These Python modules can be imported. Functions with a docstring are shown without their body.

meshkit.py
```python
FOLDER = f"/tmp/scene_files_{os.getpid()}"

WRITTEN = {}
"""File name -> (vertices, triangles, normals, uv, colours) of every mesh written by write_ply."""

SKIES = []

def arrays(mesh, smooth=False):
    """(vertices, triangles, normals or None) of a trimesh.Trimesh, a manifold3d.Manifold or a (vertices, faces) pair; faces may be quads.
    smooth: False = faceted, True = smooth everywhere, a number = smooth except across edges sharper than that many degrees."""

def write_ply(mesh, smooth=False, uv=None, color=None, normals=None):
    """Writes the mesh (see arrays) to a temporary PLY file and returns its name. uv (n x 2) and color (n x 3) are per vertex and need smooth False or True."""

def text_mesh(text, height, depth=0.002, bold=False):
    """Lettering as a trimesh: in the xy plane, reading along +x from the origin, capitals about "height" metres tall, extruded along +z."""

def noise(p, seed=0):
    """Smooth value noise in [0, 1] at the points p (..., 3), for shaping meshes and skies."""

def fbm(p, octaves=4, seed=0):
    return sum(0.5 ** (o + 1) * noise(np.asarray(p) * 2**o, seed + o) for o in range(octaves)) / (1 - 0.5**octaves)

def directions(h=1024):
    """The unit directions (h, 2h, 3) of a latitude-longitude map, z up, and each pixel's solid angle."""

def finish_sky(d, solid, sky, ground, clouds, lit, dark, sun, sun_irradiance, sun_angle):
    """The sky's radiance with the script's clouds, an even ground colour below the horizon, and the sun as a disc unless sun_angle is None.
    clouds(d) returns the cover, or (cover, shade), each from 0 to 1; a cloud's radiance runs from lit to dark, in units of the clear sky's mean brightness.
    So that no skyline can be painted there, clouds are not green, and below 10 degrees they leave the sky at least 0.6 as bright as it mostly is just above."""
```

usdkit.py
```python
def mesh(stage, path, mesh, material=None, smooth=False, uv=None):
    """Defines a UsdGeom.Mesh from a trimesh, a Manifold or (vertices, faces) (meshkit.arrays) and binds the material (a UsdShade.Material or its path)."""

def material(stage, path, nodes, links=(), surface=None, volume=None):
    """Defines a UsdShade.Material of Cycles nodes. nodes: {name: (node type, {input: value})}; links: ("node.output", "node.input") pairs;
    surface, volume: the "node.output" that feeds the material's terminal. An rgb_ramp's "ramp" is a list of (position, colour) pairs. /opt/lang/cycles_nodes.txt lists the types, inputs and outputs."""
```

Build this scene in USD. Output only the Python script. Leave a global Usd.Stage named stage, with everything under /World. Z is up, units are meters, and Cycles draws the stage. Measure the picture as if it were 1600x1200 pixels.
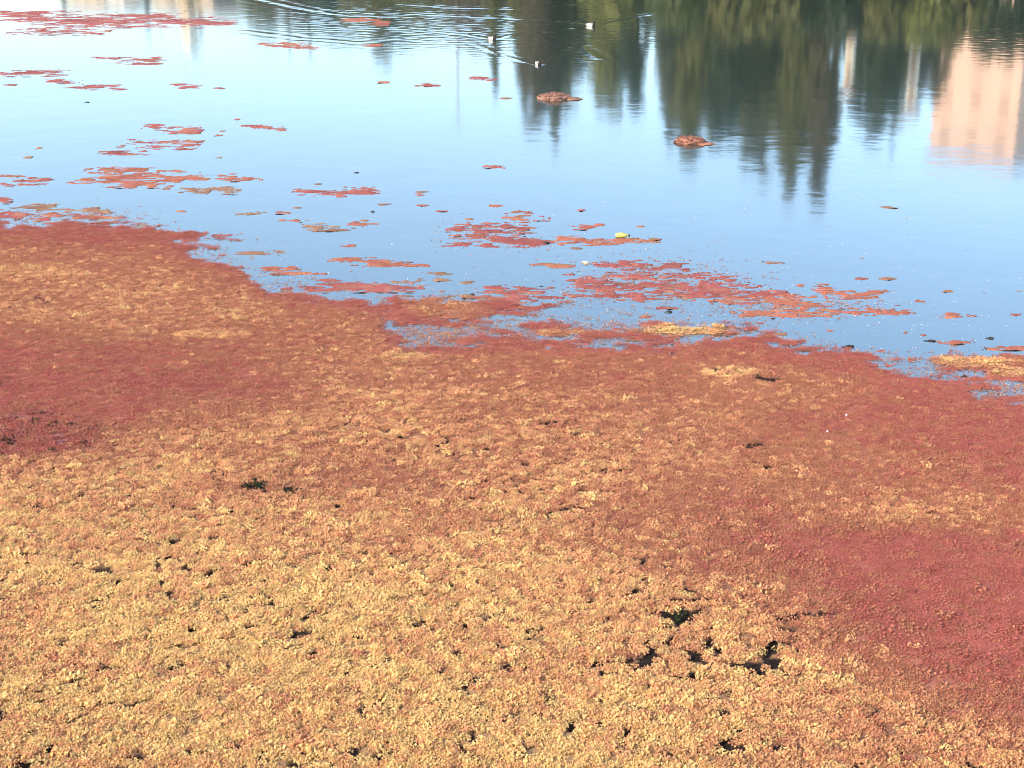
import math, random, numpy as np, trimesh, usdkit, meshkit
from pxr import Usd, UsdGeom, UsdLux, UsdShade, Sdf, Gf, Vt

stage = Usd.Stage.CreateInMemory()
UsdGeom.SetStageUpAxis(stage, 'Z')
W = UsdGeom.Xform.Define(stage, '/World')
UsdGeom.Scope.Define(stage, '/World/Looks')

# ------------------------------------------------------------------ camera, sky, sun, exposure
CAM_H, PITCH, FPX = 6.0, math.radians(19.0), 2400.0          # metres above the water, down tilt, focal length in photo pixels
EXPOSURE = 1.70
SUN_ELEV, SUN_AZ = math.radians(31.0), math.radians(-122.0)   # azimuth from +y towards +x
SUN_I, SKY_S = 0.6, 0.15

cam = UsdGeom.Camera.Define(stage, '/World/camera')
cam.CreateHorizontalApertureAttr(36.0)
cam.CreateVerticalApertureAttr(27.0)
cam.CreateFocalLengthAttr(36.0 * FPX / 1600.0)
cam.CreateClippingRangeAttr(Gf.Vec2f(0.1, 5000))
cam.CreateExposureAttr(EXPOSURE)
cam.AddTranslateOp().Set(Gf.Vec3d(0, 0, CAM_H))
cam.AddRotateXOp().Set(90.0 - math.degrees(PITCH))

sun_dir = np.array([math.cos(SUN_ELEV) * math.sin(SUN_AZ), math.cos(SUN_ELEV) * math.cos(SUN_AZ), math.sin(SUN_ELEV)])
skymat = usdkit.material(stage, '/World/Looks/sky_light', {
    'sky': ('sky_texture', {'sky_type': 'single_scattering', 'sun_disc': False, 'sun_elevation': SUN_ELEV, 'sun_rotation': SUN_AZ,
                            'altitude': 800.0, 'air_density': 1.15, 'aerosol_density': 1.5, 'ozone_density': 2.4}),
    'bg': ('background_shader', {'strength': SKY_S})}, [('sky.color', 'bg.color')], surface='bg.background')
dome = UsdLux.DomeLight.Define(stage, '/World/sky')
dome.CreateIntensityAttr(1.0)
UsdShade.MaterialBindingAPI.Apply(dome.GetPrim()).Bind(skymat)
sun = UsdLux.DistantLight.Define(stage, '/World/sun')
sun.CreateIntensityAttr(SUN_I); sun.CreateAngleAttr(0.5); sun.CreateNormalizeAttr(True)
sun.CreateColorAttr(Gf.Vec3f(1.0, 0.90, 0.76))
zr = Gf.Rotation(Gf.Vec3d(0, 0, 1), Gf.Vec3d(*map(float, sun_dir)))
sun.AddOrientOp().Set(Gf.Quatf(zr.GetQuat()))

# ------------------------------------------------------------------ helpers
RNG = np.random.default_rng(11)
used_names = {}
def path_for(name, parent=None):
    base = (str(parent.GetPath()) if parent is not None else '/World') + '/' + name
    n = used_names.get(base, 0); used_names[base] = n + 1
    return base if n == 0 else f'{base}_{n:03d}'

def tag(prim, label=None, category=None, group=None, kind=None):
    for k, v in (('label', label), ('category', category), ('group', group), ('kind', kind)):
        if v: prim.SetCustomDataByKey(k, v)
    return prim

def thing(name, label, category, loc=(0, 0, 0), rz=0.0, group=None, scale=None):
    x = UsdGeom.Xform.Define(stage, path_for(name))
    x.AddTranslateOp().Set(Gf.Vec3d(*map(float, loc)))
    if rz: x.AddRotateZOp().Set(math.degrees(rz))
    if scale: x.AddScaleOp().Set(Gf.Vec3f(*scale))
    return tag(x.GetPrim(), label, category, group)

def obj(name, mesh, mat, parent=None, smooth=False, color=None, kind=None, normals=None):
    m = usdkit.mesh(stage, path_for(name, parent), mesh, mat, smooth)
    if color is not None:
        UsdGeom.PrimvarsAPI(m).CreatePrimvar('tint', Sdf.ValueTypeNames.Color3fArray, 'vertex').Set(Vt.Vec3fArray.FromNumpy(np.asarray(color, np.float32)))
    if normals is not None:
        m.CreateNormalsAttr(Vt.Vec3fArray.FromNumpy(np.asarray(normals, np.float32))); m.SetNormalsInterpolation('vertex')
    if kind: tag(m.GetPrim(), kind=kind)
    return m.GetPrim()

cp, sp = math.cos(PITCH), math.sin(PITCH)
def ground(px, py, z=0.0):
    """Photo pixel -> point on the level z."""
    u, v = (np.asarray(px, float) - 800) / FPX, (600 - np.asarray(py, float)) / FPX
    dy, dz = cp + v * sp, -sp + v * cp
    t = (z - CAM_H) / dz
    return u * t, dy * t
def pixel(x, y, z=0.0):
    """World point -> where it stands in the photo."""
    zz = z - CAM_H
    d = y * cp - zz * sp
    v = (y * sp + zz * cp) / d
    return 800 + FPX * x / d, 600 - FPX * v

def fb(x, y, s, oct=4, seed=0, ax=1.0):
    p = np.stack([np.asarray(x) * s * ax, np.asarray(y) * s, np.zeros_like(x)], -1)
    return meshkit.fbm(p + 37.7, oct, seed) - 0.5

# ------------------------------------------------------------------ materials
def simple(name, col, rough=0.7, var=0.25, scale=6.0, spec=0.3, bump=0.0, bscale=60.0, bdist=0.01):
    a = tuple(c * (1 - var) for c in col); b = tuple(min(1, c * (1 + var)) for c in col)
    nodes = {'g': ('geometry', {}), 'n': ('noise_texture', {'scale': scale, 'detail': 4.0, 'roughness': 0.6}),
             'r': ('rgb_ramp', {'ramp': [(0.3, a), (0.7, b)]}),
             'p': ('principled_bsdf', {'roughness': rough, 'specular_ior_level': spec})}
    links = [('g.position', 'n.vector'), ('n.fac', 'r.fac'), ('r.color', 'p.base_color')]
    if bump:
        nodes['n2'] = ('noise_texture', {'scale': bscale, 'detail': 4.0, 'roughness': 0.6})
        nodes['b'] = ('bump', {'strength': bump, 'distance': bdist})
        links += [('g.position', 'n2.vector'), ('n2.fac', 'b.height'), ('b.normal', 'p.normal')]
    return usdkit.material(stage, '/World/Looks/' + name, nodes, links, surface='p.BSDF')

def tinted(name, rough=0.85, spec=0.12, bscale=110.0, bump=0.9, bdist=0.012, grain=0.35):
    nodes = {'a': ('attribute', {'attribute': 'tint'}), 'g': ('geometry', {}),
             'n': ('noise_texture', {'scale': bscale, 'detail': 3.0, 'roughness': 0.65}),
             'r': ('rgb_ramp', {'ramp': [(0.3, (1 - grain,) * 3), (0.7, (1 + grain,) * 3)]}),
             'm': ('mix', {'mix_type': 'multiply', 'fac': 1.0}),
             'b': ('bump', {'strength': bump, 'distance': bdist}),
             'p': ('principled_bsdf', {'roughness': rough, 'specular_ior_level': spec})}
    return usdkit.material(stage, '/World/Looks/' + name, nodes,
        [('g.position', 'n.vector'), ('n.fac', 'r.fac'), ('n.fac', 'b.height'), ('a.color', 'm.color1'), ('r.color', 'm.color2'),
         ('m.color', 'p.base_color'), ('b.normal', 'p.normal')], surface='p.BSDF')

def frond_mat(name, stops):
    """Each little frond takes its own tone between the stops."""
    return usdkit.material(stage, '/World/Looks/' + name, {
        'g': ('geometry', {}), 'r': ('rgb_ramp', {'ramp': [(i / (len(stops) - 1), c) for i, c in enumerate(stops)]}),
        'o': ('object_info', {}), 'mr': ('map_range', {'from_min': 0.0, 'from_max': 1.0, 'to_min': 0.82, 'to_max': 1.18}),
        'h': ('hsv', {'hue': 0.5, 'saturation': 1.0, 'fac': 1.0}),
        'p': ('principled_bsdf', {'roughness': 0.75, 'specular_ior_level': 0.2}), 't': ('translucent_bsdf', {}), 'm': ('mix_closure', {'fac': 0.38})},
        [('h.color', 't.color'), ('p.BSDF', 'm.closure1'), ('t.BSDF', 'm.closure2'), ('g.random_per_island', 'r.fac'), ('o.random', 'mr.value'), ('mr.result', 'h.value'), ('r.color', 'h.color'), ('h.color', 'p.base_color')], surface='m.closure')

RED, RUST, TAN, GOLD, STRAW = (0.43, 0.125, 0.088), (0.54, 0.225, 0.118), (0.64, 0.335, 0.155), (0.74, 0.495, 0.20), (0.80, 0.585, 0.25)
def sh(c, k): return tuple(min(1, v * k) for v in c)
FR_DECAY = frond_mat('frond_decayed', [(.035, .022, .016), (.07, .045, .03), (.12, .07, .05), (.05, .035, .02)])  # near-black fronds: painted shade in the gaps, plus dark specks of the mauve patch
FR_MOUND = frond_mat('frond_mound', [(.34, .16, .11), (.48, .24, .16), (.55, .33, .22), (.40, .18, .12)])
FR = [frond_mat('frond_crimson', [sh(RED, .95), sh(RED, 1.2), sh(RED, 1.35), (0.60, 0.23, 0.16), sh(RED, 1.1)]),
      frond_mat('frond_russet', [sh(RUST, .8), sh(RED, 1.15), RUST, sh(RUST, 1.2), (0.58, 0.26, 0.15)]),
      frond_mat('frond_tan', [sh(RUST, .9), TAN, sh(TAN, 1.1), (0.64, 0.37, 0.22), sh(TAN, .8)]),
      frond_mat('frond_gold', [sh(TAN, 1.0), GOLD, sh(GOLD, 1.12), STRAW, sh(GOLD, .8)]),
      frond_mat('frond_straw', [GOLD, STRAW, sh(STRAW, 1.1), sh(GOLD, 1.1), (0.70, 0.52, 0.33)])]

M_mat = tinted('fern_sheet')
M_isl = tinted('fern_raft', bscale=55.0, bump=0.8, grain=0.35)
M_bird = tinted('plumage', rough=0.6, bscale=40.0, bump=0.1, grain=0.1)
M_ground = simple('bank_grass', (0.10, 0.11, 0.045), var=0.5, scale=0.6)
M_trunk = simple('bark', (0.10, 0.075, 0.05), scale=3)
def leafmat(name, c):
    return usdkit.material(stage, '/World/Looks/' + name, {
        'g': ('geometry', {}), 'r': ('rgb_ramp', {'ramp': [(0, sh(c, .55)), (0.5, c), (1, sh(c, 1.5))]}),
        'd': ('principled_bsdf', {'roughness': 0.6, 'specular_ior_level': 0.25}), 't': ('translucent_bsdf', {}),
        'm': ('mix_closure', {'fac': 0.45})},
        [('g.random_per_island', 'r.fac'), ('r.color', 'd.base_color'), ('r.color', 't.color'), ('d.BSDF', 'm.closure1'), ('t.BSDF', 'm.closure2')], surface='m.closure')
LEAF = {'olive': leafmat('leaf_olive', (0.23, 0.21, 0.06)), 'green': leafmat('leaf_green', (0.16, 0.18, 0.05)),
        'dark': leafmat('leaf_dark', (0.07, 0.095, 0.04)), 'brown': leafmat('leaf_brown', (0.20, 0.15, 0.085)),
        'light': leafmat('leaf_light', (0.30, 0.29, 0.07)), 'grey': leafmat('leaf_grey', (0.20, 0.20, 0.12))}

# the river: dark body under a mirror skin; fine capillary ripple as bump
M_water = usdkit.material(stage, '/World/Looks/river_water', {
    'g': ('geometry', {}), 'map': ('mapping', {'scale': (1.0, 1.6, 1.0)}),
    'n': ('noise_texture', {'scale': 3.2, 'detail': 3.0, 'roughness': 0.55}),
    'b': ('bump', {'strength': 1.0, 'distance': 0.0011}),
    'f': ('fresnel', {'IOR': 2.5}),
    'd': ('diffuse_bsdf', {'color': (0.018, 0.022, 0.014)}),
    's': ('glossy_bsdf', {'color': (1, 1, 1), 'roughness': 0.068}),
    'm': ('mix_closure', {})},
    [('g.position', 'map.vector'), ('map.vector', 'n.vector'), ('n.fac', 'b.height'), ('b.normal', 's.normal'), ('f.fac', 'm.fac'), ('d.BSDF', 'm.closure1'), ('s.BSDF', 'm.closure2')],
    surface='m.closure')

# ------------------------------------------------------------------ terrain
def bank_y(x):
    """Far water's edge: nearer on the right, running away to the left."""
    return np.interp(x, [-400, -60, -28, -12, 0, 8, 30, 400], [330, 225, 190, 150, 112, 88, 80, 70])
gx = np.concatenate([[-2500, -900, -500, -300, -200], np.arange(-150, 151, 5.0), [200, 300, 500, 900, 2500]])
gy = np.concatenate([[-2500, -600, -200, -60, -20, -8, -3, -1, 1, 3, 6], np.arange(20, 400, 5.0), [450, 600, 900, 1500, 2500]])
X, Y = np.meshgrid(gx, gy)
far = np.clip((Y - bank_y(X)) / 12.0, -1, 1.0) * 1.4
near = np.interp(Y, [-20, -1, 3, 6], [4.6, 4.2, -0.3, -1.4])
Z = np.maximum(far, near) + np.where(Y > bank_y(X) + 8, fb(X, Y, 0.03, 3, 5) * 1.5, 0)
def grid_faces(ny, nx, keep=None):
    i = np.arange(ny * nx).reshape(ny, nx)
    q = np.stack([i[:-1, :-1], i[:-1, 1:], i[1:, 1:], i[1:, :-1]], -1).reshape(-1, 4)
    if keep is not None: q = q[keep.reshape(-1)]
    return np.vstack([q[:, [0, 1, 2]], q[:, [0, 2, 3]]])
obj('ground', (np.stack([X, Y, Z], -1).reshape(-1, 3), grid_faces(*X.shape)), M_ground, smooth=True, kind='structure')

# ------------------------------------------------------------------ water with wakes
wx = np.concatenate([[-420, -250, -150, -90, -60, -45, -36, -30, -27, -25], np.arange(-24, 24.01, 0.125), [25, 27, 30, 36, 45, 60, 90, 150, 250, 420]])
wy = [-1.0, 2, 5, 8, 10, 12, 14, 16]
y = 17.0
while y < 78: wy.append(y); y += 0.045 + 0.0016 * (y - 17)
wy = np.array(wy + [79, 81, 84, 88, 94, 100, 110, 125, 150, 180, 220, 280, 340])
X, Y = np.meshgrid(wx, wy)
fade = np.clip((24.5 - np.abs(X)) / 2, 0, 1) * np.clip((Y - 16.5) / 4, 0, 1) * np.clip((78 - Y) / 2, 0, 1)
PX, PY = pixel(X, np.maximum(Y, 6))
rough = 0.55 + 1.3 * np.clip(fb(X, Y, 0.10, 3, 9, 0.5) + 0.12, 0, 1)
# churned water around the swimming birds and towards the far right bank
churn = np.exp(-(((PX - 800) / 210) ** 2 + ((PY - 45) / 38) ** 2)) + 0.8 * np.exp(-(((PX - 560) / 140) ** 2 + ((PY - 25) / 32) ** 2)) + 0.6 * np.exp(-(((PX - 1560) / 70) ** 2 + ((PY - 50) / 45) ** 2))
breeze = np.exp(-(((PX - 1330) / 300) ** 2 + ((PY - 230) / 85) ** 2)) + .6 * np.exp(-(((PX - 860) / 60) ** 2 + ((PY - 215) / 40) ** 2))
breeze = breeze * np.clip(.4 + 3 * fb(X, Y, .5, 3, 12, .3), 0, 1.3)
H = np.zeros_like(X)
for k in range(46):
    lam = 0.35 * (2.6 / 0.35) ** RNG.random()
    a = math.pi / 2 + RNG.normal() * 0.75
    ph = RNG.random() * 6.28
    th = (X * math.cos(a) + Y * math.sin(a)) * 2 * math.pi / lam + ph + 2.0 * fb(X, Y, 0.22, 2, 100 + k)
    H += np.sin(th) * lam / (2 * math.pi) * (0.00038 * rough + 0.0014 * breeze)
for k in range(44):                                              # short crossing wavelets of the churned water
    lam = 0.36 * 2.4 ** RNG.random()
    a = math.pi / 2 + RNG.normal() * 1.0
    th = (X * math.cos(a) + Y * math.sin(a)) * 2 * math.pi / lam + RNG.random() * 6.28 + 2.5 * fb(X, Y, 0.5, 2, 160 + k)
    H += np.sin(th) * lam / (2 * math.pi) * 0.0042 * np.minimum(churn, 1.1)
def wake(pts, w0, w1, s0, s1, lam):
    """A train of crests along a line of photo points, w wide and s steep from its start to its end."""
    global H
    qx, qy = ground(np.array([p[0] for p in pts]), np.array([p[1] for p in pts]))
    best = np.full(X.shape, 1e9); sd = np.zeros_like(X); tt = np.zeros_like(X)
    L = np.concatenate([[0], np.cumsum(np.hypot(np.diff(qx), np.diff(qy)))])
    for i in range(len(qx) - 1):
        dx, dy = qx[i + 1] - qx[i], qy[i + 1] - qy[i]; l = math.hypot(dx, dy)
        t = np.clip(((X - qx[i]) * dx + (Y - qy[i]) * dy) / l ** 2, 0, 1)
        ex, ey = X - qx[i] - t * dx, Y - qy[i] - t * dy
        d = np.hypot(ex, ey); m = d < best
        best = np.where(m, d, best); sd = np.where(m, np.sign(ex * -dy + ey * dx) * d, sd); tt = np.where(m, (L[i] + t * l) / L[-1], tt)
    sd = sd + 0.25 * lam * fb(X, Y, 1.1, 2, 77) * 2
    w, s = w0 + (w1 - w0) * tt, s0 + (s1 - s0) * tt
    H += .5 * s * lam / (2 * math.pi) * np.exp(-(best / w) ** 2) * np.cos(2 * math.pi * sd / lam) * np.clip((1.02 - tt) * 6, 0, 1) * (0.55 + 0.9 * (fb(X, Y, 0.9, 2, 78) + 0.5))
wake([(929, 40), (965, 31), (1000, 25), (1050, 19)], .25, .6, .16, .08, .6)
wake([(920, 40), (880, 34), (800, 29), (640, 22), (520, 18)], .3, 1.0, .14, .06, .8)
wake([(640, 27), (540, 24), (480, 15), (430, 4), (400, -3)], .5, .8, .10, .16, .9)
wake([(774, 61), (800, 55), (860, 48), (930, 44)], .2, .7, .12, .05, .55)
wake([(766, 61), (730, 54), (640, 46), (520, 42)], .2, .8, .12, .06, .6)
wake([(846, 101), (862, 93), (876, 83), (890, 70)], .2, .5, .13, .05, .5)
wake([(839, 101), (815, 95), (790, 88), (760, 76), (730, 62)], .2, .6, .13, .05, .5)
wake([(846, 101), (875, 98), (920, 97)], .12, .25, .07, .02, .35)
wake([(838, 101), (805, 99), (770, 99)], .12, .25, .07, .02, .35)
wake([(935, 5), (880, 8), (800, 14), (700, 12), (600, 4)], .5, .9, .12, .07, .8)
wake([(935, 92), (905, 72), (880, 62), (860, 52)], .5, .5, .10, .08, .6)
wake([(380, 48), (470, 60), (560, 66), (650, 58)], .6, .6, .05, .05, .8)
H *= fade
dHy, dHx = np.gradient(H, wy, wx)
nrm = np.stack([-dHx, -dHy, np.ones_like(H)], -1); nrm /= np.linalg.norm(nrm, axis=-1, keepdims=True)
obj('water', (np.stack([X, Y, H], -1).reshape(-1, 3), grid_faces(*X.shape)), M_water, kind='structure', normals=nrm.reshape(-1, 3))

# ------------------------------------------------------------------ far bank: trees, houses, masts (seen as reflections)
def top_height(py, D):
    return math.tan(PITCH - math.atan((600 - py) / FPX)) * D - CAM_H
def leaf_cloud(centres, radii, n, size, rng):
    c = centres[rng.integers(0, len(centres), n)] if radii.ndim == 1 else None
    k = rng.choice(len(centres), n, p=(radii ** 2) / (radii ** 2).sum())
    d = rng.normal(size=(n, 3)); d /= np.linalg.norm(d, axis=1, keepdims=True)
    p = centres[k] + d * (radii[k] * (0.55 + 0.5 * rng.random(n)))[:, None]
    nn = d + rng.normal(size=(n, 3)) * .45
    a = np.cross(nn, rng.normal(size=(n, 3))); a /= np.linalg.norm(a, axis=1, keepdims=True)
    b = np.cross(a, nn); b /= np.linalg.norm(b, axis=1, keepdims=True)
    s = size * (0.6 + 0.8 * rng.random(n))[:, None]
    v = np.stack([p + a * s, p + b * s * .6, p - a * s, p - b * s * .6], 1).reshape(-1, 3)
    i = np.arange(n)[:, None] * 4
    return v, np.vstack([i + [0, 1, 2], i + [0, 2, 3]])
def tube(p0, p1, r0, r1, n=7):
    m = trimesh.creation.cylinder(1, 1, sections=n); v = np.array(m.vertices); t = v[:, 2] + .5
    p0, p1 = np.array(p0, float), np.array(p1, float); d = p1 - p0; L = np.linalg.norm(d); d /= L
    a = np.cross(d, [0, 0, 1.0] if abs(d[2]) < .9 else [1.0, 0, 0]); a /= np.linalg.norm(a); b = np.cross(d, a)
    r = (r0 + (r1 - r0) * t)[:, None]
    return trimesh.Trimesh(p0 + d * (t * L)[:, None] + a * v[:, :1] * r + b * v[:, 1:2] * r, m.faces, process=False)
def tree(px, hw, py, D, shape, leaf, label, group=None):
    rng = np.random.default_rng(int(px * 7 + D))
    Ht = top_height(py, D) - 0.8
    R = hw * D / FPX * (1.3 if hw > 12 else 1.0)
    x = (px - 800) / FPX * D / math.cos(0.08)
    t = thing('riverside_tree' if shape != 'bush' else 'riverside_bush', label, 'tree' if shape != 'bush' else 'bush', (x, D, 0.8), rng.random() * 6, group)
    parts = [tube((0, 0, -1.5), (0, 0, Ht * .85), max(.12, Ht * .022), .04)]
    cs, rs = [], []
    n = 26 if shape == 'round' else 22
    for i in range(n):
        f = i / (n - 1)
        if shape == 'cone': z, rr, off = Ht * (.12 + .86 * f), R * (1 - f) * .75 + .12 * R, R * (1 - f) * .45
        elif shape == 'column': z, rr, off = Ht * (.10 + .84 * f), R * (.55 + .2 * math.sin(f * 3.1)) * (1 if f < .8 else .65), R * .35
        elif shape == 'bush': z, rr, off = Ht * (.15 + .6 * rng.random()), R * .45, R * .6
        else: z, rr, off = Ht * (.22 + .70 * f), R * (.35 + .25 * math.sin(f * 3.1)), R * .62 * math.sin(.35 + f * 2.6)
        a = rng.random() * 6.28
        cs.append((math.cos(a) * off, math.sin(a) * off, z)); rs.append(rr * (.75 + .5 * rng.random()))
        if i % 3 == 0 and shape in ('round', 'column'): parts.append(tube((0, 0, z * .75), (cs[-1][0] * .9, cs[-1][1] * .9, z), .07, .03, 5))
    cs, rs = np.array(cs), np.array(rs)
    obj('trunk', trimesh.util.concatenate(parts), M_trunk, t)
    dens = int(np.clip(150 * Ht * R, 700, 5500))
    obj('crown', leaf_cloud(cs, rs, dens, 0.20 + 0.06 * R, rng), LEAF[leaf], t)

T = [  # px, half width, top row of the reflection, distance, shape, leaf, label
 (775, 17, 148, 118, 'cone', 'olive', 'narrow olive conifer mirrored left of the nearest bird'),
 (603, 17, 106, 138, 'column', 'olive', 'small olive poplar mirrored alone in the middle of the far water'),
 (842, 26, 205, 112, 'column', 'brown', 'brownish poplar mirrored behind the brown weed mound'),
 (868, 24, 232, 114, 'cone', 'olive', 'pointed olive tree mirrored just under the brown weed mound'),
 (905, 24, 130, 120, 'round', 'green', 'low green tree mirrored between brown poplar and bright green tree'),
 (950, 26, 186, 104, 'column', 'light', 'bright green sunlit tree mirrored below the right hand bird'),
 (985, 24, 178, 102, 'column', 'dark', 'dark green tree mirrored beside the bright sunlit one'),
 (1046, 26, 230, 108, 'cone', 'grey', 'grey green conifer mirrored right of the pale sky gap'),
 (1085, 28, 262, 98, 'column', 'olive', 'tall olive poplar mirrored over the orange weed mound'),
 (1128, 26, 236, 97, 'column', 'dark', 'dark poplar mirrored right of the orange weed mound'),
 (1166, 26, 205, 99, 'column', 'olive', 'yellowish olive poplar mirrored in the middle of the tree row'),
 (1203, 26, 196, 101, 'round', 'green', 'rounded green tree mirrored in the middle of the tree row'),
 (1240, 26, 318, 94, 'column', 'olive', 'tall olive brown poplar mirrored left of the tallest brown one'),
 (1280, 22, 330, 93, 'column', 'brown', 'tallest brown poplar, its mirrored tip farthest down the water'),
 (1366, 27, 226, 90, 'column', 'dark', 'broad very dark evergreen mirrored between two pale gleams'),
 (1394, 10, 246, 92, 'cone', 'dark', 'dark pointed evergreen mirrored left of the peach building'),
 (1456, 16, 172, 97, 'round', 'brown', 'grey brown thin tree mirrored beside the peach building'),
 (1622, 10, 250, 97, 'column', 'dark', 'dark tree mirrored at the right hand picture edge'),
 (1660, 40, 240, 96, 'round', 'green', 'green tree beyond the right hand picture edge'),
 (1370, 34, 78, 86, 'bush', 'olive', 'sunlit olive shrub mirrored before the dark evergreen'),
 (1440, 40, 84, 85, 'bush', 'light', 'light green shrub mirrored at the foot of the brown tree'),
 (1500, 38, 88, 85, 'bush', 'olive', 'olive shrub mirrored below the peach building'),
 (1565, 44, 98, 84, 'bush', 'dark', 'dark green shrub mirrored at the top right corner'),
 (1290, 40, 66, 87, 'bush', 'dark', 'dark shrub mirrored at the foot of the brown poplar'),
 (1180, 60, 60, 89, 'bush', 'olive', 'wide olive shrub mirrored at the foot of the poplar row'),
 (1060, 50, 52, 92, 'bush', 'green', 'green shrub mirrored under the tall olive poplar'),
 (960, 50, 40, 100, 'bush', 'light', 'yellow green shrub mirrored behind the right hand bird'),
 (860, 55, 88, 116, 'bush', 'olive', 'olive shrub mirrored behind the nearest bird'),
 (770, 50, 84, 124, 'bush', 'brown', 'brown shrub mirrored behind the middle bird'),
 (690, 55, 76, 132, 'bush', 'olive', 'olive shrub mirrored left of the middle bird'),
 (610, 50, 62, 142, 'round', 'olive', 'wide olive tree mirrored under the arched wake'),
 (545, 44, 56, 152, 'round', 'dark', 'dark tree mirrored in the arched wake'),
 (480, 40, 50, 162, 'round', 'brown', 'brown tree mirrored left of the arched wake'),
 (430, 40, 46, 172, 'round', 'olive', 'olive tree mirrored right of the ochre houses'),
 (380, 30, 48, 182, 'bush', 'brown', 'brown thicket mirrored beside the ochre houses'),
 (335, 26, 22, 196, 'bush', 'green', 'green bush mirrored right of the ochre houses'),
 (262, 24, 16, 200, 'bush', 'green', 'green bush mirrored between two ochre houses'),
 (118, 16, 12, 214, 'bush', 'brown', 'brown bush mirrored left of the ochre houses'),
 (16, 7, 12, 225, 'column', 'dark', 'tiny dark tree mirrored at the top left corner'),
 (120, 7, 38, 216, 'column', 'brown', 'thin brown tree mirrored across the red raft'),
 (246, 7, 60, 214, 'column', 'brown', 'thin dark tree mirrored below the red raft, leftmost of three'),
 (325, 8, 72, 212, 'column', 'brown', 'thin dark tree mirrored below the red raft, rightmost of three'),
 (460, 8, 88, 168, 'cone', 'brown', 'small pointed tree mirrored beside the little orange raft'),
 (491, 8, 92, 166, 'cone', 'olive', 'small pointed olive tree mirrored right of the little orange raft'),
]
T += [
 (1020, 30, 60, 116, 'round', 'green', 'green tree mirrored low in the pale sky gap'),
 (1065, 30, 225, 112, 'column', 'grey', 'grey green poplar mirrored behind the first tall olive one'),
 (1108, 30, 225, 110, 'column', 'olive', 'olive poplar mirrored in the second row, left of the dark poplar'),
 (1150, 30, 225, 110, 'column', 'dark', 'dark poplar mirrored in the second row, mid tree row'),
 (1222, 30, 240, 108, 'column', 'brown', 'brown poplar mirrored in the second row, left of the tallest'),
 (1262, 30, 270, 107, 'column', 'olive', 'olive poplar mirrored in the second row, behind the tallest'),
 (1296, 12, 285, 106, 'column', 'grey', 'grey green poplar mirrored in the second row, right of the tallest'),
 (1185, 30, 290, 112, 'column', 'grey', 'pale grey poplar mirrored faintly in the second row'),
 (1336, 20, 205, 109, 'column', 'grey', 'grey green poplar mirrored behind the left pale gleam'),
 (1428, 20, 165, 109, 'round', 'brown', 'brown tree mirrored behind the right pale gleam'),
 (1385, 26, 205, 106, 'column', 'olive', 'olive poplar mirrored behind the pointed evergreen'),
 (885, 22, 190, 118, 'column', 'olive', 'olive poplar mirrored just right of the brown weed mound'),
 (820, 14, 180, 119, 'column', 'green', 'slim green poplar mirrored just left of the brown weed mound'),
]
for t in T: tree(*t)

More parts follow.
